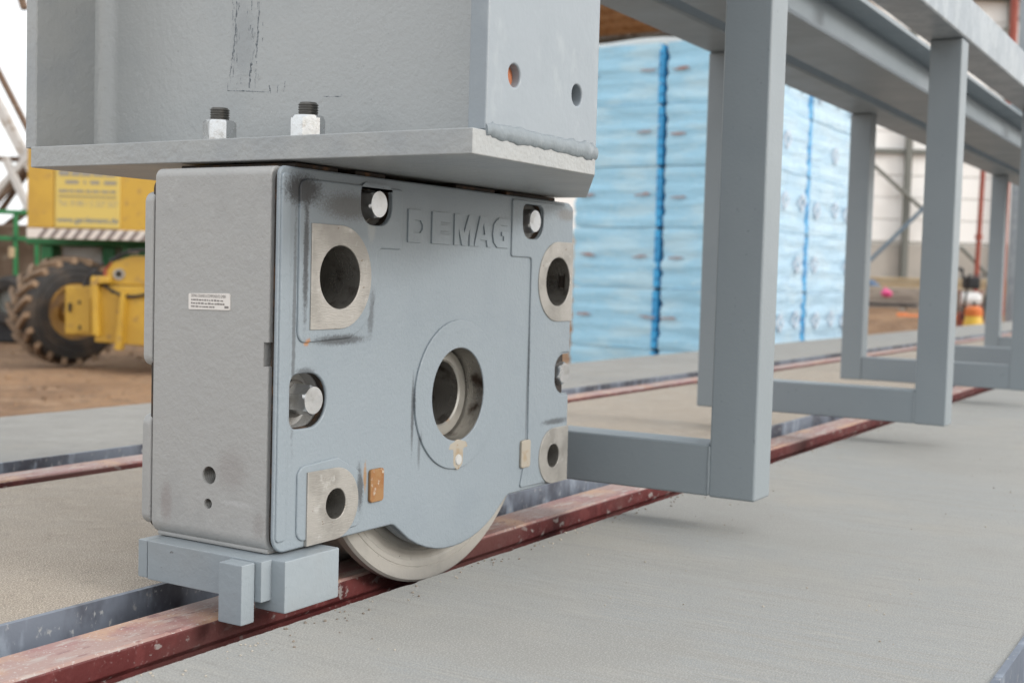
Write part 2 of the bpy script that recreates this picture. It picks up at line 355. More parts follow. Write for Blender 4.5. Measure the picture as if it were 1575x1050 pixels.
# galvanised edge angles let into the slab edges (upright leg in the groove, thin top lip)
def edge_angle(parent, y, s):
    prof = [(y, .0015), (y + s * .010, .0015), (y + s * .010, -.004), (y - s * .004, -.004), (y - s * .004, -.15), (y, -.15)] if s > 0 else \
           [(y, .0015), (y - .006, .0015), (y - .006, -.15), (y, -.15)]
    if s > 0:  # slab lies on the +y side: leg faces the groove on the -y side
        prof = [(y - .004, .0015), (y + .003, .0015), (y + .003, -.003), (y - .0005, -.003), (y - .0005, -.15), (y - .004, -.15)]
    else:
        prof = [(y + .004, .0015), (y - .003, .0015), (y - .003, -.003), (y + .0005, -.003), (y + .0005, -.15), (y + .004, -.15)]
    return link('edge_angle', plate([prof], XA, XB, 0, 'x'), 'angle', parent)
edge_angle(slab_objs[0], -0.668, 1)
edge_angle(slab_objs[1], 0.183, 1); edge_angle(slab_objs[2], 1.040, 1)

# ---- crane rails in the grooves
def crane_rail(yc, label):
    t = thing('crane_rail', label, 'rail', (0, yc, 0), group='red rails set in the slab')
    w = .0335
    side = [(-w, -.0125, .002), (w, -.0125, .002), (w, -.034, .003), (w - .006, -.040, .002), (w - .006, -.120), (.075, -.140), (.075, -.155), (-.075, -.155), (-.075, -.140), (-w + .006, -.120), (-w + .006, -.040, .002), (-w, -.034, .003)]
    link('rail_web', plate([rpoly(side, 3)], XA, XB, 0, 'x'), 'rail_side', t)
    top = [(-w + .0010, -.0128), (-w + .0034, -.010, .0015), (w - .0034, -.010, .0015), (w - .0010, -.0128)]
    link('rail_head', plate([rpoly(top, 3)], XA, XB, 0, 'x'), 'rail_top', t)
    return t
crane_rail(.0965, 'red painted steel rail with worn pinkish top under the wheel block')
crane_rail(.9680, 'thin red rail running across the slab behind the wheel block')

# ================================================================== COLUMN ON ITS BASE PLATE
YN, YF = -.222, .442
col = thing('support_column', 'grey painted steel I-column on a thick base plate above the wheel block', 'column', (0, 0, 0))
HOLES = [(.088, .552, .0112), (.217, .5505, .0112)]
nf = plate([rpoly([(.038, .4945, .001), (.265, .4945, .001), (.265, 1.7, .001), (.038, 1.7, .001)], 1)] + [circ(a, b, r, 28) for a, b, r in HOLES], YN, YN + .021, .0022)
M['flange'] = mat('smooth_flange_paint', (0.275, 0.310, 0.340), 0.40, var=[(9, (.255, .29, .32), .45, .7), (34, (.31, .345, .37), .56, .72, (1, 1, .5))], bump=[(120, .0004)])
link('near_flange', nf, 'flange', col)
link('far_flange', plate([rpoly([(.036, .4950, .001), (.265, .4950, .001), (.265, 1.7, .001), (.036, 1.7, .001)], 1)], YF - .019, YF, .002), 'column', col)
ya, yb = YN + .0205, YF - .0185; rf = .024; xw0, xw1 = .143, .159
sec = []
for i in range(9):
    a = R(90 * i / 8); sec.append((xw0 - rf + rf * math.sin(a), ya + rf - rf * math.cos(a)))
for i in range(9):
    a = R(90 * i / 8); sec.append((xw0 - rf + rf * math.cos(a), yb - rf + rf * math.sin(a)))
for i in range(9):
    a = R(90 * i / 8); sec.append((xw1 + rf - rf * math.sin(a), yb - rf + rf * math.cos(a)))
for i in range(9):
    a = R(90 * i / 8); sec.append((xw1 + rf - rf * math.cos(a), ya + rf - rf * math.sin(a)))
link('web', plate([sec], .4950, 1.7, 0, 'z'), 'web', col)
link('base_plate', plate([rpoly([(.016, YN, .0015), (.263, YN, .0015), (.600, -.034, .004), (.600, .4065, .004), (.016, .4065, .002)], 2)], .4693, .4938, .0014, 'z'), 'column', col)
M['scar'] = mat('scraped_paint', (0.125, 0.145, 0.16), 0.6, var=[(260, (.24, .26, .275), .45, .58)])
rs = random.Random(5)
def scar(y0, z0, y1, z1, r, wob, n=22):
    pts, rad = [], []; y0 -= .036; y1 -= .036
    for k in range(n + 1):
        t = k / n
        pts.append((xw0 - .0001, y0 + (y1 - y0) * t + wob * noise.noise(Vector((t * 9, y0 * 90, z0 * 50))), z0 + (z1 - z0) * t + (wob * .5 * noise.noise(Vector((t * 8, 7, z0 * 90))) if abs(z1 - z0) < .01 else 0)))
        rad.append(r * max(.12, .55 + 1.3 * noise.noise(Vector((t * 14, z0 * 70, y0 * 60)))))
    me = tube_me(pts, rad, 6, .3)
    for v in me.vertices: v.co.x = xw0 + (v.co.x - xw0) * .35
    link('scrape_mark', me, 'scar', col, wn_=False)
xw0 = .143
scar(.236, .672, .240, .612, .0013, .003); scar(.2405, .62, .243, .59, .0009, .002); scar(.2000, .668, .2030, .603, .0013, .003)
scar(.2115, .603, .2135, .569, .0016, .002); scar(.2480, .576, .2485, .5675, .0008, .0005, 8)
scar(.2485, .5675, .2180, .5655, .0008, .0012); scar(.2180, .5655, .1830, .5625, .0006, .0008); scar(.183, .570, .180, .562, .0012, .001, 8)
scar(.169, .570, .170, .561, .0007, .001, 8); scar(.158, .574, .160, .562, .0005, .001, 8); scar(.101, .5535, .075, .5520, .0007, .0008, 10); scar(.075, .5520, .0745, .5555, .0006, .0004, 5)
for k in range(60):
    y_ = rs.choice((rs.gauss(.238, .004), rs.gauss(.203, .004), rs.uniform(.195, .245))); z_ = rs.uniform(.575, .675); scar(y_, z_, y_ + rs.uniform(-.001, .001), z_ - rs.uniform(.002, .012), rs.uniform(.0003, .0007), .0008, 6)
for k in range(14):
    y_ = rs.uniform(-.1, .36); z_ = rs.uniform(.51, .67); scar(y_, z_, y_ + .0006, z_ - .0012, rs.uniform(.0004, .0008), 0, 3)
# weld bead between flange and plate
pts, rad = [], []
for i in range(64):
    x = .039 + .226 * i / 63
    pts.append((x, YN + .0010 + .001 * noise.noise(Vector((x * 60, 2, 0))), .4945 + .0016 * noise.noise(Vector((x * 70, 0, 0)))))
    rad.append((.0066 + .0016 * noise.noise(Vector((x * 45, 5, 0))) + .0008 * noise.noise(Vector((x * 150, 2, 0)))) * (1 if 2 < i < 61 else .72) * (1.25 if i > 54 else 1))
wme = tube_me(pts, rad, 14, .02)
for v in wme.vertices: v.co.y = YN + .0010 + (v.co.y - YN - .0010) * .62; v.co.z = .4945 + (v.co.z - .4945) * 1.25
link('weld_bead', wme, 'weld', col, wn_=False)
for (hx, hz, hr) in HOLES:
    link('rust_and_shade_disc', lathe([(0, -.0035), (hr + .0008, -.0035), (hr + .0008, .0035), (0, .0035)], 24), 'redprimer' if hx < .1 else 'dark', col, (hx, YN + (.0130 if hx < .1 else .0195), hz))  # right hole: black disc paints the shade of an open hole; left: rust colour
# studs with nuts
def hexagon(r, a0): return [(r * math.cos(R(a0 + 60 * i)), r * math.sin(R(a0 + 60 * i))) for i in range(6)]
def hex_nut(r, h, a0, bore=None):
    bm = bmesh.new(); n = 48; rows = []
    ap = r * math.cos(R(30))
    for z, lim in ((0, ap * 1.0), (.10 * h, r * 1.01), (.90 * h, r * 1.01), (h, ap * 1.0)):
        row = []
        for i in range(n):
            a = 360 * i / n; d = ((a - a0 + 30) % 60) - 30
            d2 = ((a - a0) % 60) - 30; rr = min(ap / math.cos(R(d2)), lim)
            row.append(bm.verts.new((rr * math.cos(R(a)), rr * math.sin(R(a)), z)))
        rows.append(row)
    for p, q in zip(rows, rows[1:]):
        for i in range(n): bm.faces.new((p[i], p[(i + 1) % n], q[(i + 1) % n], q[i]))
    bm.faces.new(rows[0]); bm.faces.new(rows[-1]); bmesh.ops.recalc_face_normals(bm, faces=bm.faces)
    return bm_mesh(bm, angle=18)
prof = [(0, 0)]; z = 0
while z < .042:
    prof += [(.0098, z), (.0109, z + .0009), (.0109, z + .0014), (.0098, z + .0023)]; z += .0027
prof += [(.0088, z + .0010), (0, z + .0010)]
stud_me = lathe(prof, 28, 'z', False)
for i, (yy, a0) in enumerate(((.1625, 8), (.0325, 22))):
    s_ = link('stud', stud_me, 'thread', col, (.080, yy, .4925))
    link('nut', hex_nut(.0188, .0275, a0), 'zinc', s_, (0, 0, .0022))

# ================================================================== WHEEL BLOCK
XH, ZH = .335, .207            # wheel axle
X1, ZB, ZT = .6215, .0626, .4626
wb = thing('wheel_block', 'grey cast crane wheel block with four bored pads standing on the red rail', 'wheel block', (0, 0, 0))
PAD = [(.0955, .350, .0345), (.579, .350, .0345), (.0955, .1035, .0170), (.579, .1035, .0170)]
POCK = [rpoly([(.131, .409, .022), (.188, .409, .026), (.188, .4535, .012), (.131, .4535, .010)]),
        rpoly([(.480, .407, .020), (.536, .407, .024), (.536, .4535, .012), (.480, .4535, .010)]),
        rpoly([(.022, .190, .012), (.081, .190, .028), (.081, .248, .028), (.022, .248, .012)]),
        rpoly([(.582, .190, .026), (.640, .190, 0), (.640, .247, 0), (.582, .247, .026)])]
holes = [circ(a, b, r, 44) for a, b, r in PAD]
# body
cutters = [plate([p], -.02, .027, 0) for p in POCK]
cutters += [lathe([(0, -.03), (.0096, -.03), (.0096, .045), (0, .045)], 30, 'x'), lathe([(0, -.03), (.0056, -.03), (.0056, .035), (0, .035)], 24, 'x')]
cutters[-2].transform(Matrix.Translation((0, .0915, .136))); cutters[-1].transform(Matrix.Translation((0, .0925, .1055)))
cutters.append(box_me(-.02, .016, .0, .0175, .2565, .2815))
body = plate([rpoly([(0, ZB, .016), (.628, ZB, .012), (.628, ZT, .010), (0, ZT, .010)], 6)] + holes + [circ(XH, ZH, .0585, 64)], .0112, .1785, .0022)
body = cut(body, cutters)
hs = link('housing', body, 'body', wb)
link('foot', plate([rpoly([(.006, .0606, .002), (.60, .0606, .002), (.60, .066, .002), (.006, .066, .002)], 2)], .013, .174, .001), 'body', wb)
link('seam', plate([rpoly([(.0062, ZB + .003, .012), (.612, ZB + .003, .012), (.612, ZT - .004, .010), (.0062, ZT - .004, .010)], 4)] + holes + [circ(XH, ZH, .0586, 64)] + POCK[:3], .0040, .0130, 0), 'seam', wb)
# front cover with the round bulge over the wheel
half = math.degrees(math.asin((ZH - ZB) / .193))
arc = circ(XH, ZH, .193, 15, -half - 0, -180 + half, True)
front = [(0, ZT, .010), (X1, ZT, .012), (X1, ZB, .012), (arc[0][0], ZB, .018)] + [(a, b, 0) for a, b in arc[2:-2]] + [(arc[-1][0], ZB, .020), (0, ZB, .018)]
front = rpoly(front, 6)
cover = plate([front] + holes + [circ(XH, ZH, .0582, 64)] + POCK[:3], 0, .0048, .0022)
cutm = plate([POCK[3]], -.02, .02, 0)
cover = cut(cover, [cutm])
cv = link('front_cover', cover, 'housing', wb)
link('wheel_guard', plate([circ(XH, ZH, .1915, 96), circ(XH, ZH, .0588, 64)], .0040, .0255, .0075, res=4), 'housing', wb)
# raised lands on the cover
rl = [(.4535, ZT - .004, .003), (.4535, .382, .004), (.507, .382, .006), (.507, .30, 0), (.5105, .13, 0), (.492, .068, .004), (X1 - .001, .066, .008), (X1 - .001, .188, .002), (.580, .188, .026), (.580, .249, .026), (X1 - .001, .249, .002), (X1 - .001, ZT - .004, .008)]
link('raised_land', plate([rpoly(rl, 6), holes[1], holes[3], POCK[1]], -.0026, .0012, .0016), 'housing', wb)
ll = [(.030, .452, .012), (.208, .452, .003), (.208, .383, .004), (.168, .383, .004)] + [(.0955 + .070 * math.cos(R(a)), .350 + .070 * math.sin(R(a)), 0) for a in (22, 8, -8, -24, -40, -56, -72)] + [(.030, .280, .012)]
link('raised_land', plate([rpoly(ll, 6), holes[0], POCK[0]], -.0026, .0012, .0018), 'housing', wb)
l3 = [(.034, .150, .012), (.10, .154, .02), (.146, .13, .03), (.150, .10, .03), (.14, .072, .012), (.034, .070, .012)]
link('raised_land', plate([rpoly(l3, 6), holes[2]], -.0022, .0012, .0018), 'housing', wb)
link('edge_strip', plate([rrect(.0022, .0175, ZB + .012, ZT - .007, .005)], -.0020, .0012, .0018), 'housing', wb)
# machined pads
def pad(x, z, rr, flat, r, half_h):
    s = 1 if flat > x else -1
    th = [-90 + 180 * i / 20 for i in range(21)]
    lp = [(x - s * (rr * math.cos(R(a))), z + half_h * math.sin(R(a))) for a in th] + [(flat, z + half_h), (flat, z - half_h)]
    return plate([lp, circ(x, z, r, 44)], -.0042, .001, .0006)
for (x, z, rr, flat, hh) in ((.0955, .350, .0545, .0475, .056), (.579, .350, .0545, .6215, .056), (.0955, .1035, .0395, .0480, .0395), (.579, .1035, .0395, .6215, .0395)):
    r_ = .0345 if z > .2 else .017
    p_ = link('machined_pad', pad(x, z, rr, flat, r_, hh), 'steel', wb)
    link('bore', lathe([(r_ + .0010, -.003), (r_ - .0004, -.0035), (r_ - .0004, .172), (r_ + .0010, .172)], 48), 'bore', p_, (x, 0, z))
    link('bore_shade_disc', lathe([(0, 0), (r_ + .002, 0), (r_ + .002, .004), (0, .004)], 32), 'dark', p_, (x, .12, z))  # black disc paints the shade deep in the bore
# hub boss, bore and inner ring
link('hub_boss', plate([circ(XH, ZH, .0935, 96), circ(XH, ZH, .0582, 64)], -.0028, .001, .0013), 'housing', wb)
link('hub_bore', lathe([(.0590, -.0010), (.0578, -.0012), (.0574, .034), (.0590, .034)], 72), 'bore', wb, (XH, 0, ZH))
hub_ring = link('hub_ring', lathe([(.0402, .026), (.0420, .0240), (.0545, .0240), (.0578, .029), (.0578, .05), (.0402, .05)], 72), 'ring', wb, (XH, 0, ZH))
link('shaft_bore', lathe([(.0412, .0262), (.0400, .0262), (.0400, .165), (.0412, .165)], 64), 'bore', hub_ring)
link('bore_shade_disc', lathe([(0, .163), (.042, .163), (.042, .167), (0, .167)], 48), 'dark', hub_ring)
tm = [(.314, .139, .001), (.318, .146, .002), (.336, .1505, .008), (.354, .146, .002), (.358, .139, .001), (.348, .138, .002), (.347, .118, .006), (.336, .1105, .006), (.326, .118, .006), (.325, .138, .002)]
grease = link('grease_port', plate([rpoly(tm, 4)], -.0030, 0, .0008), 'rust2', wb)
link('nipple', lathe([(0, -.005), (.006, -.0045), (.007, -.003), (.007, 0), (0, 0)], 24, 'y', False), 'rust2' if False else 'nip', grease, (.3365, 0, .1245))
for (x0, x1) in ((.157, .182), (.4915, .5155)):
    link('rust_tab', plate([rrect(x0, x1, .095, .133, .004, 4)], -.0040, 0, .0010), 'rust' if x0 < .3 else 'rust2', wb)
# embossed lettering
LET = {'D': [[(0, 0), (0, 1), (.72, 1), (1, .78), (1, .22), (.72, 0)], [(.34, .30), (.34, .68), (.68, .68), (.80, .56), (.80, .42), (.68, .30)]],
       'E': [[(0, 0), (0, 1), (1, 1), (1, .69), (.45, .69), (.45, .61), (.95, .61), (.95, .41), (.45, .41), (.45, .32), (1, .32), (1, 0)]],
       'M': [[(0, 0), (0, 1), (.27, 1), (.5, .42), (.73, 1), (1, 1), (1, 0), (.78, 0), (.78, .52), (.60, 0), (.40, 0), (.22, .52), (.22, 0)]],
       'A': [[(0, 0), (.30, 1), (.72, 1), (1, 0), (.74, 0), (.69, .22), (.34, .22), (.27, 0)], [(.40, .40), (.50, .78), (.60, .40)]],
       'G': [[(1, 1), (.36, 1), (.07, .80), (0, .45), (.08, .16), (.30, 0), (1, 0), (1, .54), (.58, .54), (.58, .40), (.72, .40), (.72, .24), (.44, .24), (.32, .42), (.36, .64), (.50, .76), (1, .76)]]}
for ch, x0, x1 in (('D', .2205, .2565), ('E', .2690, .3080), ('M', .3170, .3610), ('A', .3625, .4040), ('G', .4060, .4440)):
    lps = [[(x0 + (x1 - x0) * a, .3925 + .0385 * b) for a, b in lp] for lp in LET[ch]]
    link('embossed_letter', plate(lps, -.0022, .0008, .0006, res=1), 'housing', wb)
# bolts in their pockets
for i, (x, z, a0) in enumerate(((.160, .4325, 12), (.508, .4315, 25), (.0535, .2195, 38), (.603, .2195, 20))):
    w_ = link('washer', lathe([(.008, 0), (.0202, 0), (.0202, -.0035), (.008, -.0035)], 40), 'thread', None, wn_=True)
    b_ = link('bolt', hex_nut(.0168, .0285, a0), 'zinc', wb, (x, .0232, z), (R(90), 0, 0))
    w_.parent = b_; w_.rotation_euler = (R(-90), 0, 0); w_.location = (0, 0, -.0005)
# rear cover, seen edge-on on the far side
for (z0, z1) in ((.072, .194), (.247, .438)):
    link('rear_cover', plate([rrect(-.001, .61, z0, z1, .012)], .1800, .1935, .003), 'body', wb)
link('rear_plate', plate([rrect(.003, .61, ZB + .004, ZT - .01, .012)], .1775, .184, .001), 'seam', wb)
# threads in the end holes
for (yy, zz, r_, dp) in ((.0915, .136, .0096, .044), (.0925, .1055, .0056, .034)):
    pr = [(r_ + .001, .002)]; t = .002
    while t < dp - .006:
        pr += [(r_ + .0002, t), (r_ - .0010, t + .0011), (r_ - .0010, t + .0016), (r_ + .0002, t + .0026)]; t += .0028
    pr += [(r_ + .001, t)]
    link('thread', lathe(pr, 28, 'x', False), 'thread', wb, (0, yy, zz), wn_=False)
# type label
lb = link('type_label', plate([rpoly([(.0645, .3125, .0015), (.1245, .3115, .0015), (.1248, .3285, .0015), (.0650, .3300, .0015)], 2)], -.0009, .0006, 0, 'x'), 'label', wb)
def label_line(txt, y_left, z, h, w):
    me = text_me(txt, h, w); me.transform(Matrix(((0, 0, -1, 0), (-1, 0, 0, 0), (0, 1, 0, 0), (0, 0, 0, 1))))
    link('print', me, 'ink', lb, (-.0011, y_left, z), wn_=False)
label_line('DEMAG CRANES & COMPONENTS GMBH', .1205, .3248, .0034, .050)
rl_ = random.Random(3)
for (z_, wmax) in ((.3212, .046), (.3176, .049), (.3142, .032)):
    y_ = .1205
    while y_ > .1205 - wmax:
        w_ = rl_.uniform(.0012, .0040)
        link('print', box_me(-.0012, -.0008, y_ - w_, y_, z_, z_ + rl_.uniform(.0012, .0018)), 'ink', lb, wn_=False); y_ -= w_ + rl_.uniform(.0006, .0016)
link('print', box_me(-.0012, -.0008, .0665, .0720, .3142, .3166), 'ink', lb, wn_=False)
# the wheel
wp = [(.060, .030), (.150, .034), (.196, .0335), (.1965, .0345), (.1985, .0345), (.199, .0335), (.210, .0332), (.2125, .0312), (.2185, .0308), (.219, .0315), (.2200, .0315), (.2205, .0306), (.235, .0300), (.238, .033), (.238, .044), (.234, .048), (.2195, .055), (.217, .058), (.217, .136), (.2195, .139), (.234, .146), (.238, .150), (.238, .161), (.235, .164), (.150, .160), (.060, .164)]
link('wheel', lathe(wp, 160), 'wheel', wb, (XH, 0, ZH))

# ---- guide bracket under the block
gd = thing('rail_guide', 'grey steel guide bracket bolted under the near end of the wheel block', 'bracket', (0, 0, 0))
link('bar', box_me(-.020, .045, -.003, .1615, .0175, .0600, .0014), 'guide', gd)
link('end_piece', box_me(-.0195, .045, .1625, .1765, .0185, .0597, .0014), 'guide', gd)
link('front_block', box_me(-.005, .082, -.0215, .020, .0055, .0602, .0022), 'guide', gd)
link('finger', box_me(-.0400, -.0205, .0050, .0370, -.0035, .0585, .0016), 'guide', gd)
pts = [(-.0205, .0385, .018 + .040 * i / 12) for i in range(13)]
link('weld_bead', tube_me(pts, [.0022 + .0006 * (i % 2) for i in range(13)], 8, .2), 'weld', gd, wn_=False)
# shims between plate and block
for (x0, x1, y0) in ((.03, .10, .006), (.13, .185, .006), (.33, .42, .006), (.45, .58, .006)):
    tag(link('shim_plate', box_me(x0, x1, y0, .17, ZT + .0003, .4675, .0005, 1), 'seam'),
        {.03: 'thin dark shim at the block corner nearest the seam', .13: 'thin dark shim above the first bolt pocket of the block', .33: 'thin dark shim above the last embossed letters of the block',
         .45: 'thin dark shim above the bolt pocket at the right end of the block'}[x0], 'shim', 'shims between base plate and wheel block')

# ================================================================== LONG BEAMS AND HANGING U-FRAMES
XE = 9.2
nb = thing('edge_beam', 'pale galvanised box beam over the near row of grey posts', 'beam', (.27, 0, 0))
link('tube', box_me(0, XE, -.265, -.176, .9035, .9975, .006, 3), 'galv', nb)
fb = thing('edge_beam', 'dark grey box beam over the far row of posts by the blue packs', 'beam', (.27, 0, 0))
link('tube', box_me(0, XE, .215, .336, .9110, 1.000, .008, 3), 'frame', fb)
ib = thing('i_beam', 'grey rolled I-beam running between the two box beams', 'beam', (.27, 0, 0))
link('bottom_flange', box_me(0, XE, -.005, .149, .9000, .9125, .002), 'frame', ib)
link('web', box_me(0, XE, .067, .077, .9125, 1.0235), 'frame', ib)
link('top_flange', box_me(0, XE, -.005, .149, 1.0235, 1.0360, .002), 'frame', ib)
for y_ in (.067, .077):
    s = -1 if y_ < .07 else 1
    pr = [(y_, .9125), (y_ + s * .012, .9125), (y_ + s * .0035, .916), (y_, .9245)]
    link('root_fillet', plate([pr if s > 0 else pr[::-1]], 0, XE, 0, 'x'), 'frame', ib)
ORD = ['first', 'second', 'third', 'fourth', 'fifth', 'sixth', 'seventh']
UX = [.7024 + 1.2013 * i for i in range(7)]
protos = None
for i, ux in enumerate(UX):
    u = thing('hanging_frame', f'grey square-tube U-frame hanging over the slab, {ORD[i]} from the wheel block', 'frame', (ux, 0, 0), group='U-frames hung under the beams')
    if protos is None:
        protos = [('post', link('post', box_me(0, .0632, -.2600, -.1900, .0485, .9032, .0042, 3), 'frame', u)),
                  ('post', link('post', box_me(0, .0632, .2660, .3345, .0485, .9107, .0042, 3), 'frame', u)),
                  ('crossbar', link('crossbar', box_me(.0004, .0628, -.1895, .2655, .0495, .1240, .0034, 3), 'frame', u))]
        w1 = [(.0010, -.1897, .0525 + .069 * k / 14) for k in range(15)]
        protos.append(('weld_seam', link('weld_seam', tube_me(w1, [.0020 + .0016 * abs(noise.noise(Vector((k * .7, 3, 1)))) for k in range(15)], 8, .25), 'frame', u, wn_=False)))
        w2 = [(.004 + .05 * k / 8, -.1897, .1245) for k in range(9)]
        protos.append(('weld_seam', link('weld_seam', tube_me(w2, [.0018 + .0022 * abs(noise.noise(Vector((k * .9, 8, 1)))) for k in range(9)], 7, .3), 'galv', u, wn_=False)))
    else:
        for nme, p in protos:
            c = p.copy(); C.objects.link(c); c.parent = u
for i, ux in enumerate(UX):
    o = link('cross_tie', box_me(ux, ux + .06, -.262, .334, 1.0365, 1.0865, .004), 'frame')
    tag(o, f'grey tie bar lying across the beams above the {ORD[i]} U-frame', 'tie bar', 'tie bars across the beams')

# ================================================================== BLUE PACKS OF INSULATION
PH, PZ = .515, -.75
def pack_mesh(lx, ly, lz, seed):
    bm = bmesh.new(); nx, ny, nz_ = 16, 12, 8
    bmesh.ops.create_cube(bm, size=1)
    bmesh.ops.subdivide_edges(bm, edges=bm.edges[:], cuts=11, use_grid_fill=True)
    for v in bm.verts:
        p = Vector((v.co.x * lx, v.co.y * ly, v.co.z * lz)); r = .010
        c = Vector((max(-lx / 2 + r, min(lx / 2 - r, p.x)), max(-ly / 2 + r, min(ly / 2 - r, p.y)), max(-lz / 2 + r, min(lz / 2 - r, p.z))))
        d = p - c
        if d.length > 1e-9: p = c + d.normalized() * r
        q = Vector((p.x * 3 + seed, p.y * 3, p.z * 9 + seed))
        n = noise.noise(q) * .010 + noise.noise(q * 2.3) * .006
        p += Vector((math.copysign(1, p.x) * (abs(p.x) > lx * .45), math.copysign(1, p.y) * (abs(p.y) > ly * .45), 0)) * (n - .008 - (.011 if min(abs(v.co.z - q0) for q0 in (-.25, 0, .25)) < .02 else 0))
        v.co = p + Vector((0, 0, lz / 2))
    return bm_mesh(bm, angle=60)
pm = [pack_mesh(1.37, .812, PH + .001, s * 9.1) for s in range(7)]
def diamond(w, h, t):
    return [[(0, h), (w, 0), (0, -h), (-w, 0)], [(0, h - t * h / w), (w - t, 0), (0, -h + t * h / w), (-w + t, 0)]]
dia = plate(diamond(.105, .085, .04), -.002, .002, 0); dia_in = plate([diamond(.03, .034, .01)[0]], -.002, .002, 0)
smear = []
for s in range(4):
    pts = []
    for k in range(16):
        a = 2 * math.pi * k / 16; rr = 1 + .45 * noise.noise(Vector((math.cos(a) * 2, math.sin(a) * 2, s * 5.3)))
        pts.append((.075 * math.cos(a) * rr, .013 * math.sin(a) * rr))
    smear.append(plate([pts], -.002, .002, 0, 'x'))
STK = [('left', 9.40, 4.000, 'blue insulation pack in the stack showing beside the column', 'film', 1, 0),
       ('corner', 9.40, 3.150, 'blue insulation pack in the corner stack behind the first post', 'film', 1, 1),
       ('side', 10.83, 3.150, 'blue insulation pack with painted-in glare in the stack behind the second post', 'film_glare_side', 0, 1)]
ROW = ['bottom layer', 'second layer from the ground', 'third layer from the ground', 'fourth layer from the ground', 'fifth layer from the ground', 'top layer']
for si, (nm, cx, cy, lab, m_, gy, gx) in enumerate(STK):
    for k in range(6):
        mlay = 'film_glare_side' if (m_ == 'film_glare_side') else 'film'
        me = pm[(k * 2 + si * 3) % 7]
        t = thing('insulation_pack', f'{lab}, {ROW[k]}', 'pack', (cx + random.uniform(-.006, .006), cy + random.uniform(-.008, .008), PZ + k * PH), group='blue wrapped insulation packs')
        mm = me.copy(); mm.materials.clear(); mm.materials.append(M['film']); mm.materials.append(M['film_glare_side'])
        for p in mm.polygons: p.material_index = 1 if (p.normal.y < -.6) else 0  # -y faces take the film copy with glare in its colour
        link('wrapping', mm, None, t, wn_=False)
        # darker film in the gaps between stacks
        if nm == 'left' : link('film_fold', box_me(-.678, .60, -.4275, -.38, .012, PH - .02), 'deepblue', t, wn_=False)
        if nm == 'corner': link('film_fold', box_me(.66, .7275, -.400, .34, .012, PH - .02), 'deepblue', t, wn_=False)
        # smeared print on the faces
        if nm != 'side':
            for q, yy in enumerate((-.30, .28)):
                o = link('print', smear[(k + q + si) % 4], 'print', t, (-.695, yy + random.uniform(-.05, .05), .27 + random.uniform(-.02, .02)), (R(random.uniform(-8, 8)), 0, 0), wn_=False)
        if nm != 'left':
            for q, xx in enumerate((-.46, .05, .46)):
                if (k * 3 + q * 2) % 4 == 0: continue
                dm = ('print2', 'print3', 'print3')[(k + q) % 3]
                o = link('print', dia, dm, t, (xx + random.uniform(-.05, .05), -.415, .26 + random.uniform(-.03, .03)), wn_=False)
# loose white film on top of the left stacks
bm = bmesh.new(); n1, n2 = 20, 34; g = []
for i in range(n1):
    row = []
    for j in range(n2):
        x = 8.74 + 1.3 * i / (n1 - 1); y = 2.76 + 1.62 * j / (n2 - 1)
        z = PZ + 6 * PH + .01 + .07 * abs(noise.noise(Vector((x * 2, y * 2.2, 1)))) + .05 * max(0, noise.noise(Vector((x * .8, y * 1.3, 4))))
        row.append(bm.verts.new((x, y, z)))
    g.append(row)
for i in range(n1 - 1):
    for j in range(n2 - 1): bm.faces.new((g[i][j], g[i + 1][j], g[i + 1][j + 1], g[i][j + 1]))
r_ = bmesh.ops.solidify(bm, geom=bm.faces[:], thickness=.006)
tag(link('cover_sheet', bm_mesh(bm, angle=70), 'white', wn_=False), 'crumpled white sheet lying on top of the blue stacks', 'sheet')

# ================================================================== CANOPY BEHIND THE BLUE STACKS
cn = thing('canopy', 'open timber canopy with brown board ceiling above the blue stacks', 'canopy', (15.6, 8.4, -.62))
bw = .30
for k in range(12):
    link('ceiling_board', box_me(-1.75 + k * bw + .006, -1.75 + (k + 1) * bw - .006, -3.6, 3.2, 4.86 + .03 * (k % 2), 4.92 + .03 * (k % 2), .008, 1), 'timber', cn, wn_=False)
link('eave_beam', box_me(1.70, 1.88, -3.6, 3.2, 4.70, 4.86, .01, 1), 'steelwork', cn)
link('eave_beam', box_me(-1.90, -1.76, -3.6, 3.2, 4.70, 4.86, .01, 1), 'steelwork', cn)
for yy in (-3.5, -2.5, -1.5, -.5, .5, 1.5, 2.5):
    link('post', box_me(1.74, 1.83, yy - .045, yy + .045, -.06, 4.70, .006, 1), 'steelwork', cn)

# ================================================================== WHITE HALL
hall = thing('hall', 'white clad steel hall behind the yard with dark posts and crossed bracing', 'hall', (31.1, 6.95, -.15), R(31.2))
KH = 31.5 / 1925.6
def hy(u): return -(u - 1400) * KH
def hz(v): return .357 + (440 - v) * KH + .15
HT = hz(4)
link('backing_wall', box_me(.06, .30, -12, 16.8, 0, HT + .05), 'joint', hall)
RH = (HT - 1.62) / 11
pan = box_me(0, .05, .015, 2.385, .008, RH - .008, .01, 1)
pl = box_me(-.05, .05, .02, 2.38, .0, 1.56, .01, 1)
for i in range(12):
    y = .18 - 12 + 2.4 * i
    link('plinth_panel', pl, 'plinth', hall, (0, y, 0), wn_=False)
    for k in range(11):
        link('cladding_panel', pan, 'white', hall, (0, y, 1.62 + k * RH), wn_=False)
for i in range(13):
    y = .18 - 12 + 2.4 * i
    link('steel_post', box_me(-.22, -.06, y - .075, y + .075, 0, HT, .01, 1), 'steelwork', hall, wn_=False)
link('girt', box_me(-.16, -.055, -11.8, 16.8, hz(235) - .05, hz(235) + .05), 'steelwork', hall, wn_=False)
link('eave_beam', box_me(-.35, .05, -12, 16.8, HT, HT + .3, .01, 1), 'steelwork', hall, wn_=False)
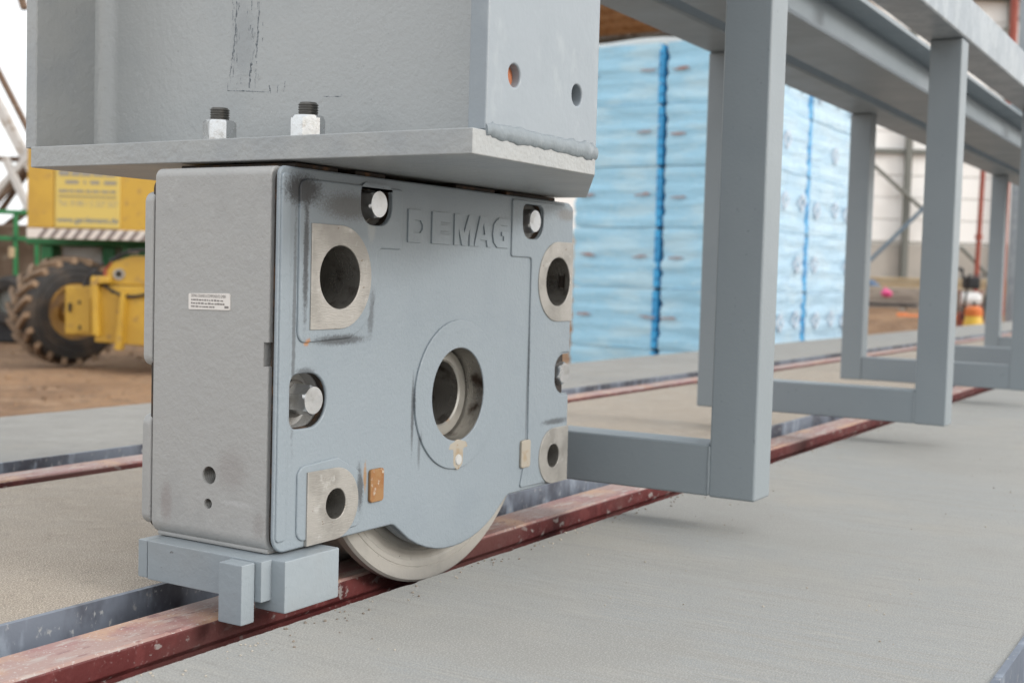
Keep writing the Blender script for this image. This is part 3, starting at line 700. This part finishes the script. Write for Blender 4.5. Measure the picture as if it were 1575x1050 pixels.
def strut(name, a, b, r, m_, parent): return link(name, tube_me([a, b], r, 8), m_, parent, wn_=False)
strut('brace', (-.34, hy(1325), hz(252)), (-.34, hy(1440), hz(348)), .05, 'steelwork', hall)
strut('brace', (-.46, hy(1318), hz(417)), (-.46, hy(1450), hz(279)), .05, 'bluesteel', hall)
strut('brace', (-.34, hy(1590), hz(-5)), (-.34, hy(1520), hz(52)), .05, 'steelwork', hall)
strut('brace', (-.34, hy(1470), hz(378)), (-.34, hy(1520), hz(425)), .05, 'steelwork', hall)

# red and grey uprights in the yard
def upright(x, y, z0, h, w, m_, name, label, lean=0):
    t = thing(name, label, 'post', (x, y, z0)); t.rotation_euler = (0, 0, 0)
    link('shaft', tube_me([(0, 0, 0), (lean, lean, h)], w, 10), m_, t)
    link('foot_plate', box_me(-w * 2.4, w * 2.4, -w * 2.4, w * 2.4, -.02, .03, .004, 1), m_, t)
    link('collar', lathe([(w, h * .45), (w * 1.5, h * .45), (w * 1.5, h * .45 + w * 2), (w, h * .45 + w * 2)], 16, 'z'), m_, t, (lean * .47, lean * .47, 0))
    return t
upright(26.35, 4.42, -.16, 3.4, .05, 'redsteel', 'prop_post', 'slim red steel prop standing before the white hall', -.06)
upright(24.72, 3.63, -.25, 6.6, .075, 'redsteel', 'prop_post', 'tall red steel post at the right edge of the yard')
upright(20.6, 2.70, -.45, 6.2, .13, 'galv', 'prop_post', 'tall grey round post nearest the right edge of the yard')

# ---- timber, boards and small things in the yard
def stack_of(name, label, cat, loc, rz, n, l, w, h, m_, piece, cols=1):
    t = thing(name, label, cat, loc, rz)
    pm_ = box_me(-w / 2, w / 2, -l / 2, l / 2, 0, h * .86, .006, 1)
    for k in range(n):
        for c in range(cols):
            link(piece, pm_, m_, t, (random.uniform(-.03, .03) + (c - (cols - 1) / 2) * w * 1.06, random.uniform(-.15, .15), k * h), wn_=False)
    return t
stack_of('timber_stack', 'sunlit pale yellow timber stack along the foot of the hall', 'timber', (28.6, 5.4, -.12), 0, 8, 9.0, .9, .086, 'paletimber', 'plank')
stack_of('board_stack', 'stack of weathered grey boards before the pale timber', 'boards', (27.0, 6.2, -.12), .05, 6, 3.6, .8, .075, 'boards', 'board')
stack_of('board_stack', 'low stack of grey boards to the right behind the red machine', 'boards', (26.6, 3.2, -.13), -.04, 4, 2.2, .8, .09, 'boards', 'board')
t = thing('board_stack', 'dark plank lying on blocks in front of the weathered boards', 'boards', (25.4, 6.15, -.12), .03)
link('plank', box_me(-.12, .12, -.75, .75, .06, .12, .006, 1), 'black', t)
for yy in (-.5, .5): link('block', box_me(-.1, .1, yy - .06, yy + .06, -.03, .06, .004, 1), 'boards', t)
t = thing('plastic_bag', 'bright pink plastic bag beside the weathered boards', 'bag', (26.0, 6.15, -.10))
bm = bmesh.new(); bmesh.ops.create_icosphere(bm, subdivisions=3, radius=.12)
for v in bm.verts:
    v.co *= 1 + .25 * noise.noise(v.co * 9); v.co.z = v.co.z * .7 + .30
link('bag', bm_mesh(bm, angle=60), 'pink', t, wn_=False)
link('knot', tube_me([(0, 0, .36), (.02, .03, .40), (.0, .05, .42)], [.02, .014, .022], 8), 'pink', t, wn_=False)
t = thing('folded_sheet', 'folded blue sheet on the boards behind the third post', 'sheet', (26.9, 6.95, .34))
for k in range(3): link('fold', box_me(-.3, .3, -.34 + k * .05, .36 - k * .06, k * .05, k * .05 + .045, .018, 2), 'tarp', t, (0, 0, 0), (0, 0, .05 * k))
t = thing('drain_pipe', 'orange drain pipe lying on the earth behind the slab', 'pipe', (23.5, 4.55, -.255))
link('pipe', lathe([(.075, -.62), (.085, -.62), (.085, .55), (.105, .56), (.105, .72), (.092, .72), (.092, .57), (.075, .55)], 24), 'orange', t)
t = thing('fuel_can', 'yellow conical container with orange cap beyond the slab edge', 'container', (15.77, 2.38, earth_z(15.77, 2.38)))
link('shell', lathe([(0, 0), (.15, 0), (.165, .03), (.16, .25), (.135, .52), (.105, .66), (.10, .70), (0, .70)], 36, 'z', False), 'canyellow', t)
cp = link('cap', lathe([(0, .69), (.108, .69), (.112, .71), (.11, .78), (.06, .815), (0, .815)], 32, 'z', False), 'orange', t)
link('handle', tube_me([(-.05, 0, .81), (-.05, 0, .86), (.05, 0, .86), (.05, 0, .81)], .012, 8), 'black', cp)
link('band', lathe([(.163, .24), (.168, .24), (.166, .30), (.158, .30)], 36, 'z'), 'redsteel', t)
t = thing('compactor', 'small red and black machine with a white tank in the yard', 'machine', (19.95, 3.25, earth_z(19.95, 3.25)), .4)
link('base_plate', box_me(-.30, .30, -.22, .22, .0, .07, .02, 2), 'black', t)
link('engine', box_me(-.18, .2, -.17, .17, .08, .42, .05, 3), 'redsteel', t)
link('tank', lathe([(0, -.16), (.09, -.15), (.12, -.08), (.12, .08), (.09, .15), (0, .16)], 24, 'y', False), 'white', t, (-.02, 0, .62))
link('engine_top', box_me(-.14, .12, -.12, .12, .78, .98, .04, 3), 'black', t)
link('exhaust', tube_me([(.1, .1, .95), (.12, .12, 1.08), (.2, .14, 1.1)], .035, 10), 'black', t)
link('guard_frame', tube_me([(-.2, -.2, .05), (-.2, -.2, .75), (.2, -.2, .75), (.2, -.2, .05)], .018, 8), 'redsteel', t)
link('guard_frame', tube_me([(-.2, .2, .05), (-.2, .2, .75), (.2, .2, .75), (.2, .2, .05)], .018, 8), 'redsteel', t)
link('handle', tube_me([(-.2, -.15, .3), (-.55, -.15, 1.0), (-.55, .15, 1.0), (-.2, .15, .3)], .018, 8), 'black', t)

# ================================================================== YELLOW BOOM LIFT
K = 13.3 / 1925.6
GZ = -.75
F_ = 1925.6
def px(u, y=0.0): return ((u - 787.5) * (13.3 + y) - (118 - 787.5) * 13.3) / F_
def pz(v, y=0.0): return .357 + (405 - v) * (13.3 + y) / F_ - (GZ + .035)
lift = thing('boom_lift', 'yellow boom lift with muddy lugged tyre and lettered counterweight at left', 'boom lift', (8.009, 9.978, GZ + .035), R(-58.75))
cb_ = link('counterweight', box_me(px(40, -0.11), px(420, -0.11), -.10, 1.6, pz(354, -0.11), pz(150, -0.11), .03, 2), 'yellow', lift)
link('side_panel', box_me(px(41, -0.11), px(81, -0.11), -.115, -.09, pz(352, -0.11), pz(160, -0.11), .006, 1), 'yellow', cb_)
link('bottom_rail', box_me(px(40, -0.11), px(420, -0.11), -.112, -.05, pz(368.5, -.11), pz(353, -0.11), .006, 1), 'stripe_w', lift)
k = 0; u = 34
while u < 410:
    st = [(px(u + 16, -.11), pz(353.6, -.11)), (px(u + 23, -.11), pz(353.6, -.11)), (px(u + 12, -.11), pz(368, -0.11)), (px(u + 5, -.11), pz(368, -0.11))]
    if u + 5 > 41: link('stripe', plate([st], -.118, -.111, 0), 'stripe_d', lift, wn_=False)
    u += 17.5
sg = link('sign', box_me(px(84, -0.11), px(183, -0.11), -.122, -.10, pz(351, -0.11), pz(232, -0.11), .004, 1), 'signyellow', lift)
def sign_line(txt, u0, u1, v, h, m_, bold=0.0):
    me = text_me(txt, h, (u1 - u0) * K, bold); me.transform(Matrix(((1, 0, 0, 0), (0, 0, -1, 0), (0, 1, 0, 0), (0, 0, 0, 1))))
    link('lettering', me, m_, sg, (px(u0, -.11), -.1235, pz(v, -.11)), wn_=False)
sign_line('www.gardemann.de', 87, 180, 343, .062, 'signink', .012)
sign_line('Tel. 0180 / 2 227 227', 89, 179, 318, .060, 'signink2')
def word_bars(v, h, words, m_):
    for (a, b) in words:
        link('lettering', box_me(px(a, -.11), px(b, -.11), -.1245, -.122, pz(v, -.11), pz(v, -.11) + h, .006, 1), m_, sg, wn_=False)
word_bars(304, .012, [(89, 178)], 'signink2')
word_bars(297, .026, [(90, 104), (106, 113), (115, 128), (131, 139), (141, 152), (155, 166), (168, 177)], 'signink2')
word_bars(284, .036, [(100, 120), (128, 131), (138, 152), (159, 178)], 'signink2')
word_bars(272, .06, [(90, 106), (109, 122), (124, 139), (142, 158), (161, 176)], 'signink2')
# tyre: outer face centre at the local origin column, axis turned to the right
th = R(43); nx, ny = math.sin(th), -math.cos(th)
TR, TW = .585, .46
wheel = thing('x', 'x', 'x'); bpy.data.objects.remove(wheel)
ty_prof = [(.30, 0), (.315, .012), (.40, .02), (.49, .012), (.525, -.02), (.535, -.06), (.535, -TW + .06), (.525, -TW + .02), (.49, -TW - .012), (.40, -TW - .02), (.30, -TW), (.29, -TW / 2)]
tyre = link('tyre', lathe(ty_prof, 72), 'rubber', lift, (0, 0, TR - .035 + .01), (0, 0, math.atan2(-nx, ny) + math.pi))
# in the tyre's own frame +y is the outer face
tyre.rotation_euler = (0, 0, math.atan2(-nx, ny))
for rr in (.36, .43): link('sidewall_rib', lathe([(rr, .014), (rr + .012, .026), (rr + .024, .014)], 64), 'rubber', tyre, wn_=False)
def lug_mesh(side):
    bm = bmesh.new(); n = 5; rows = []
    for i in range(n):
        t = i / (n - 1); y = -TW / 2 + side * (.01 + t * (TW / 2 + .005)); a = -.26 * t
        ww = .066 - .010 * t
        row = []
        for (da, r) in ((-ww, .525 - .02 * t), (-ww * .8, TR - .012 * t * t), (ww * .8, TR - .012 * t * t), (ww, .525 - .02 * t)):
            an = a + da; row.append(bm.verts.new((r * math.sin(an), y, r * math.cos(an))))
        rows.append(row)
    for p, q in zip(rows, rows[1:]):
        for j in range(4): bm.faces.new((p[j], p[(j + 1) % 4], q[(j + 1) % 4], q[j]))
    bm.faces.new(rows[0]); bm.faces.new(rows[-1]); bmesh.ops.recalc_face_normals(bm, faces=bm.faces)
    return bm_mesh(bm)
lugs = {1: lug_mesh(1), -1: lug_mesh(-1)}
NL = 20
for i in range(NL):
    for s in (1, -1):
        link('lug', lugs[s], 'lug', tyre, (0, 0, 0), (0, 2 * math.pi * (i + (.5 if s < 0 else 0)) / NL, 0), wn_=False)
rim = link('rim', lathe([(.305, -.004), (.27, -.01), (.255, -.05), (.24, -.16), (.12, -.18), (.10, -.10), (0, -.10), (0, -.25), (.29, -.25)], 48, 'y', False), 'rim', lift, tyre.location, tyre.rotation_euler)
# axle beam and brackets in front of the wheel
ax = link('axle_beam', plate([rpoly([(px(146, -0.62), pz(525, -0.62), .01), (px(330, -0.62), pz(536, -0.62), .01), (px(330, -0.62), pz(438, -0.62), .01), (px(146, -0.62), pz(438, -0.62), .02)], 3)], -.62, -.30, .012), 'yellow', lift)
link('axle_end', plate([rpoly([(px(100, -0.48), pz(514, -0.48), .01), (px(146, -0.48), pz(516, -0.48), .01), (px(146, -0.48), pz(440, -0.48), .01), (px(100, -0.48), pz(440, -0.48), .02)], 3)], -.48, -.22, .012), 'yellow', lift)
link('axle_plate', plate([rpoly([(px(117, -0.48), pz(510, -0.48), .004), (px(140, -0.48), pz(511, -0.48), .004), (px(140, -0.48), pz(458, -0.48), .004), (px(117, -0.48), pz(458, -0.48), .004)], 2)], -.50, -.478, .004), 'yellow', ax)
link('guard_plate', plate([rpoly([(px(139, -0.7), pz(424, -0.7), .03), (px(168, -0.7), pz(424, -0.7), .02), (px(168, -0.7), pz(434, -0.7), .01), (px(150, -0.7), pz(436, -0.7), .01), (px(153, -0.7), pz(517, -0.7), .01), (px(143, -0.7), pz(514, -0.7), .01)], 4)], -.72, -.34, .012), 'yellow', lift)
link('rib', plate([rpoly([(px(190, -0.62), pz(448, -0.62), .004), (px(196, -0.62), pz(447, -0.62), .004), (px(191, -0.62), pz(536, -0.62), .004), (px(181, -0.62), pz(535, -0.62), .004)], 2)], -.72, -.60, .004), 'yellow', ax)
br = [(px(160, -0.6), pz(436, -0.6), .02), (px(330, -0.6), pz(440, -0.6), .02), (px(330, -0.6), pz(388, -0.6), .02), (px(202, -0.6), pz(392, -0.6), .05), (px(172, -0.6), pz(402, -0.6), .06), (px(161, -0.6), pz(418, -0.6), .05)]
link('pivot_bracket', plate([rpoly(br, 6), circ(px(183, -0.6), pz(420, -0.6), .052, 32)], -.60, -.46, .012), 'yellow', lift)
link('bracket_edge', plate([rpoly([(px(159, -0.6), pz(436, -0.6), .01), (px(164, -0.6), pz(436, -0.6), .01), (px(164, -0.6), pz(412, -0.6), .01), (px(172, -0.6), pz(404, -0.6), .01), (px(170, -0.6), pz(401, -0.6), .01), (px(159, -0.6), pz(414, -0.6), .02)], 3)], -.612, -.45, .004), 'redsteel', lift)
link('pin_bush', lathe([(.036, -.62), (.056, -.62), (.056, -.44), (.036, -.44)], 32), 'steel', lift, (px(183, -0.6), 0, pz(420, -0.6)))
for (u0, v0, u1, v1, sag) in ((150, 432, 236, 446, 14), (168, 400, 240, 384, -8), (128, 440, 160, 404, -6)):
    pts = [(px(u0 + (u1 - u0) * t / 12, -.66), -.66 + .02 * math.sin(t), pz(v0 + (v1 - v0) * t / 12 + sag * math.sin(math.pi * t / 12), -.66)) for t in range(13)]
    link('hose', tube_me(pts, .016, 8), 'black', lift, wn_=False)
for (u0, v0, v1) in ((105, 466, 480), (121, 500, 507), (120, 462, 468), (176, 445, 450)):
    link('slot', box_me(px(u0, -.5), px(u0 + 4, -.5), -.508 if u0 < 150 else -.626, -.47, pz(v1, -.5), pz(v0, -.5), .006, 1), 'black', ax, wn_=False)
# green chassis behind
link('chassis', box_me(px(42, 0.6), px(420, 0.6), .55, 1.7, pz(378, 0.6), pz(369, 0.6), .01, 1), 'green', lift)
link('chassis_panel', box_me(px(62, 0.6), px(80, 0.6), .60, .9, pz(410, 0.6), pz(379, 0.6), .01, 1), 'green', lift)
link('chassis_panel', box_me(px(190, 0.6), px(300, 0.6), .52, .9, pz(410, 0.6), pz(376, 0.6), .01, 1), 'green', lift)
link('chassis_panel', box_me(px(152, 0.6), px(172, 0.6), .7, 1.0, pz(412, 0.6), pz(379, 0.6), .01, 1), 'green', lift)
link('valve_box', box_me(px(88, 0.6), px(150, 0.6), .75, 1.2, pz(412, 0.6), pz(379, 0.6), .012, 1), 'whitetube', lift)
link('badge', box_me(px(200, 0.6), px(216, 0.6), .51, .522, pz(389, 0.6), pz(382, 0.6), .002, 1), 'stripe_w', lift)
link('turntable', lathe([(0, pz(520, 0.6)), (.55, pz(520, 0.6)), (.55, pz(400, 0.6)), (0, pz(400, 0.6))], 40, 'z', False), 'black', lift, (px(300, 0.6), 1.1, 0))
# hidden wheel that carries the other end
for (ux_, yy) in ((330, .9),):
    o = tyre.copy(); C.objects.link(o); o.parent = lift; o.location = (px(ux_), yy, TR - .025)
    for ch in list(tyre.children):
        c = ch.copy(); C.objects.link(c); c.parent = o

# ---- trailer with a dark tyre and green rails, left of the lift
tr = thing('green_trailer', 'green framed trailer with a dark tyre at the left edge', 'trailer', (10.05, 13.79, GZ), R(-58.75))
K2 = 17 / 1925.6
def qx(u): return (u - 15) * K2
def qz(v): return (425 - v) * K2 + .90
wt = link('tyre', lathe([(.16, 0), (.20, .02), (.29, .02), (.335, -.02), (.345, -.07), (.345, -.20), (.30, -.25), (.16, -.25)], 48), 'rubber', tr, (qx(14), -.1, .57), (0, 0, R(160)))
for side in (0,):
    tw = link('rim', lathe([(0, -.02), (.06, -.02), (.10, -.05), (.145, -.05), (.172, .008), (.165, -.1), (0, -.1)], 36, 'y', False), 'steelwork', wt)
link('wheel_support', box_me(-.5, .3, .1, .5, 0, .6, .02, 1), 'black', tr)
for v in (325, 366): link('rail', box_me(-2.6, qx(330), .25, .31, qz(v) - .03, qz(v) + .03, .006, 1), 'green', tr)
for u in (-70, -30, 11, 44, 90): link('upright', box_me(qx(u) - .025, qx(u) + .025, .25, .31, .55, qz(325), .005, 1), 'green', tr)
link('deck', box_me(-2.6, qx(330), .33, 1.4, .55, .68, .01, 1), 'green', tr)
link('load', box_me(-2.5, qx(320), .45, 1.3, .68, 1.62, .05, 2), 'browntube', tr)
link('lamp', box_me(qx(13), qx(20), -.02, .06, qz(396), qz(380), .006, 1), 'paletimber', tr)
for xx in (-2.2, 2.4): link('leg', box_me(xx - .05, xx + .05, .6, .7, 0, .56, .005, 1), 'black', tr)

# ---- lattice boom resting behind the trailer
lt = thing('lattice_boom', 'weathered lattice boom of white and rusty steel against the sky', 'lattice boom', (11.2, 15.5, GZ), R(-58.75))
def member(a, b, r, m_):  # square steel section from a to b
    A = Vector(a); B = Vector(b); d = B - A
    me = box_me(-r, r, -r * .8, r * .8, 0, d.length, .006, 1); me.transform(d.to_track_quat('Z', 'Y').to_matrix().to_4x4()); link('member', me, m_, lt, A)
K3 = 19.3 / 1925.6
def lx(u): return (u - 15) * K3
def lz(v): return (404 - v) * K3 + 1.107
member((lx(-80), 0, lz(10)), (lx(60), 0, lz(268)), .085, 'whitetube')
member((lx(-60), .4, lz(20)), (lx(70), .4, lz(265)), .05, 'browntube')
member((lx(-60), .3, lz(370)), (lx(95), .3, lz(190)), .085, 'browntube')
member((lx(-50), -.1, lz(372)), (lx(75), -.1, lz(225)), .05, 'whitetube')
member((lx(22), -.1, lz(250)), (lx(60), -.1, lz(330)), .06, 'whitetube')
member((lx(-10), .5, lz(330)), (lx(50), .5, lz(240)), .045, 'browntube')
member((lx(-60), .6, lz(395)), (lx(60), .6, lz(300)), .06, 'browntube')
member((lx(8), 0, lz(-90)), (lx(46), 0, lz(30)), .06, 'browntube')
for u in (-76, -50, 58, 88): member((lx(u), .2, 0), (lx(u), .2, lz(255)), .06, 'browntube')
member((lx(-80), .2, lz(250)), (lx(100), .2, lz(250)), .05, 'browntube')

# ---- low mound of soil far behind
bm = bmesh.new(); g = []
for i in range(40):
    row = []
    for j in range(12):
        x = -30 + 60 * i / 39; y = 6 * j / 11
        h = (1.25 + .5 * noise.noise(Vector((x * .2, 0, 1)))) * math.sin(math.pi * j / 11) + .25 * noise.noise(Vector((x * .7, y * .9, 2)))
        row.append(bm.verts.new((x, y, max(-.1, h) - .05)))
    g.append(row)
for i in range(39):
    for j in range(11): bm.faces.new((g[i][j], g[i + 1][j], g[i + 1][j + 1], g[i][j + 1]))
mo = link('soil_mound', bm_mesh(bm, angle=80), 'earth', None, (16.0, 25.0, GZ), (0, 0, R(-58.75)), wn_=False)
tag(mo, kind='structure')

# ---- loose stones and clods on the earth
bm = bmesh.new(); rs2 = random.Random(11)
base_bm = []
for i in range(700):
    x = rs2.uniform(1.5, 12); y = rs2.uniform(2.2, 13); r = rs2.choice((.010, .012, .016, .022, .03)) * rs2.uniform(.7, 1.3)
    if (x - 8) ** 2 + (y - 10) ** 2 < 1.5: continue
    if 8.5 < x < 11.8 and 2.5 < y < 4.6: continue
    mt = Matrix.Translation((x, y, earth_z(x, y) + .02)) @ Matrix.Rotation(rs2.uniform(0, 6), 4, 'Z') @ Matrix.Diagonal((r, r * rs2.uniform(.6, 1), r * .6, 1))
    bmesh.ops.create_icosphere(bm, subdivisions=1, radius=1, matrix=mt)
for v in bm.verts: v.co += Vector((noise.noise(v.co * 40), noise.noise(v.co * 40 + Vector((5, 0, 0))), noise.noise(v.co * 40 + Vector((0, 5, 0))))) * .008
M['stone'] = mat('earthy_stone', (0.28, 0.175, 0.10), 0.95, var=[(3, (.20, .125, .075), .45, .55), (5, (.40, .33, .26), .58, .66)])
tag(link('loose_stones', bm_mesh(bm, angle=60), 'stone', wn_=False), 'loose stones and clods scattered over the brown earth', 'stones', kind='stuff')

# ---- crumbs of concrete and grit on the slab, thickest along the rail groove
bm = bmesh.new(); rs3 = random.Random(21)
for i in range(420):
    x = rs3.uniform(-.3, 3.2); e = rs3.random()
    y = -.0345 - abs(rs3.gauss(0, .018)) - .003 if e < .55 else rs3.uniform(-.6, -.05)
    r = rs3.uniform(.0006, .0017) * (1.0 if e > .55 else 1.25)
    mt = Matrix.Translation((x, y, r * .4)) @ Matrix.Rotation(rs3.uniform(0, 6), 4, 'Z') @ Matrix.Diagonal((r, r * rs3.uniform(.6, 1), r * .7, 1))
    bmesh.ops.create_icosphere(bm, subdivisions=1, radius=1, matrix=mt)
M['crumb'] = mat('concrete_crumb', (0.42, 0.38, 0.32), 0.9, var=[(4, (.20, .17, .14), .5, .6)])
tag(link('concrete_crumbs', bm_mesh(bm, angle=40), 'crumb', wn_=False), 'fine crumbs of concrete along the edge of the near slab', 'crumbs', kind='stuff')
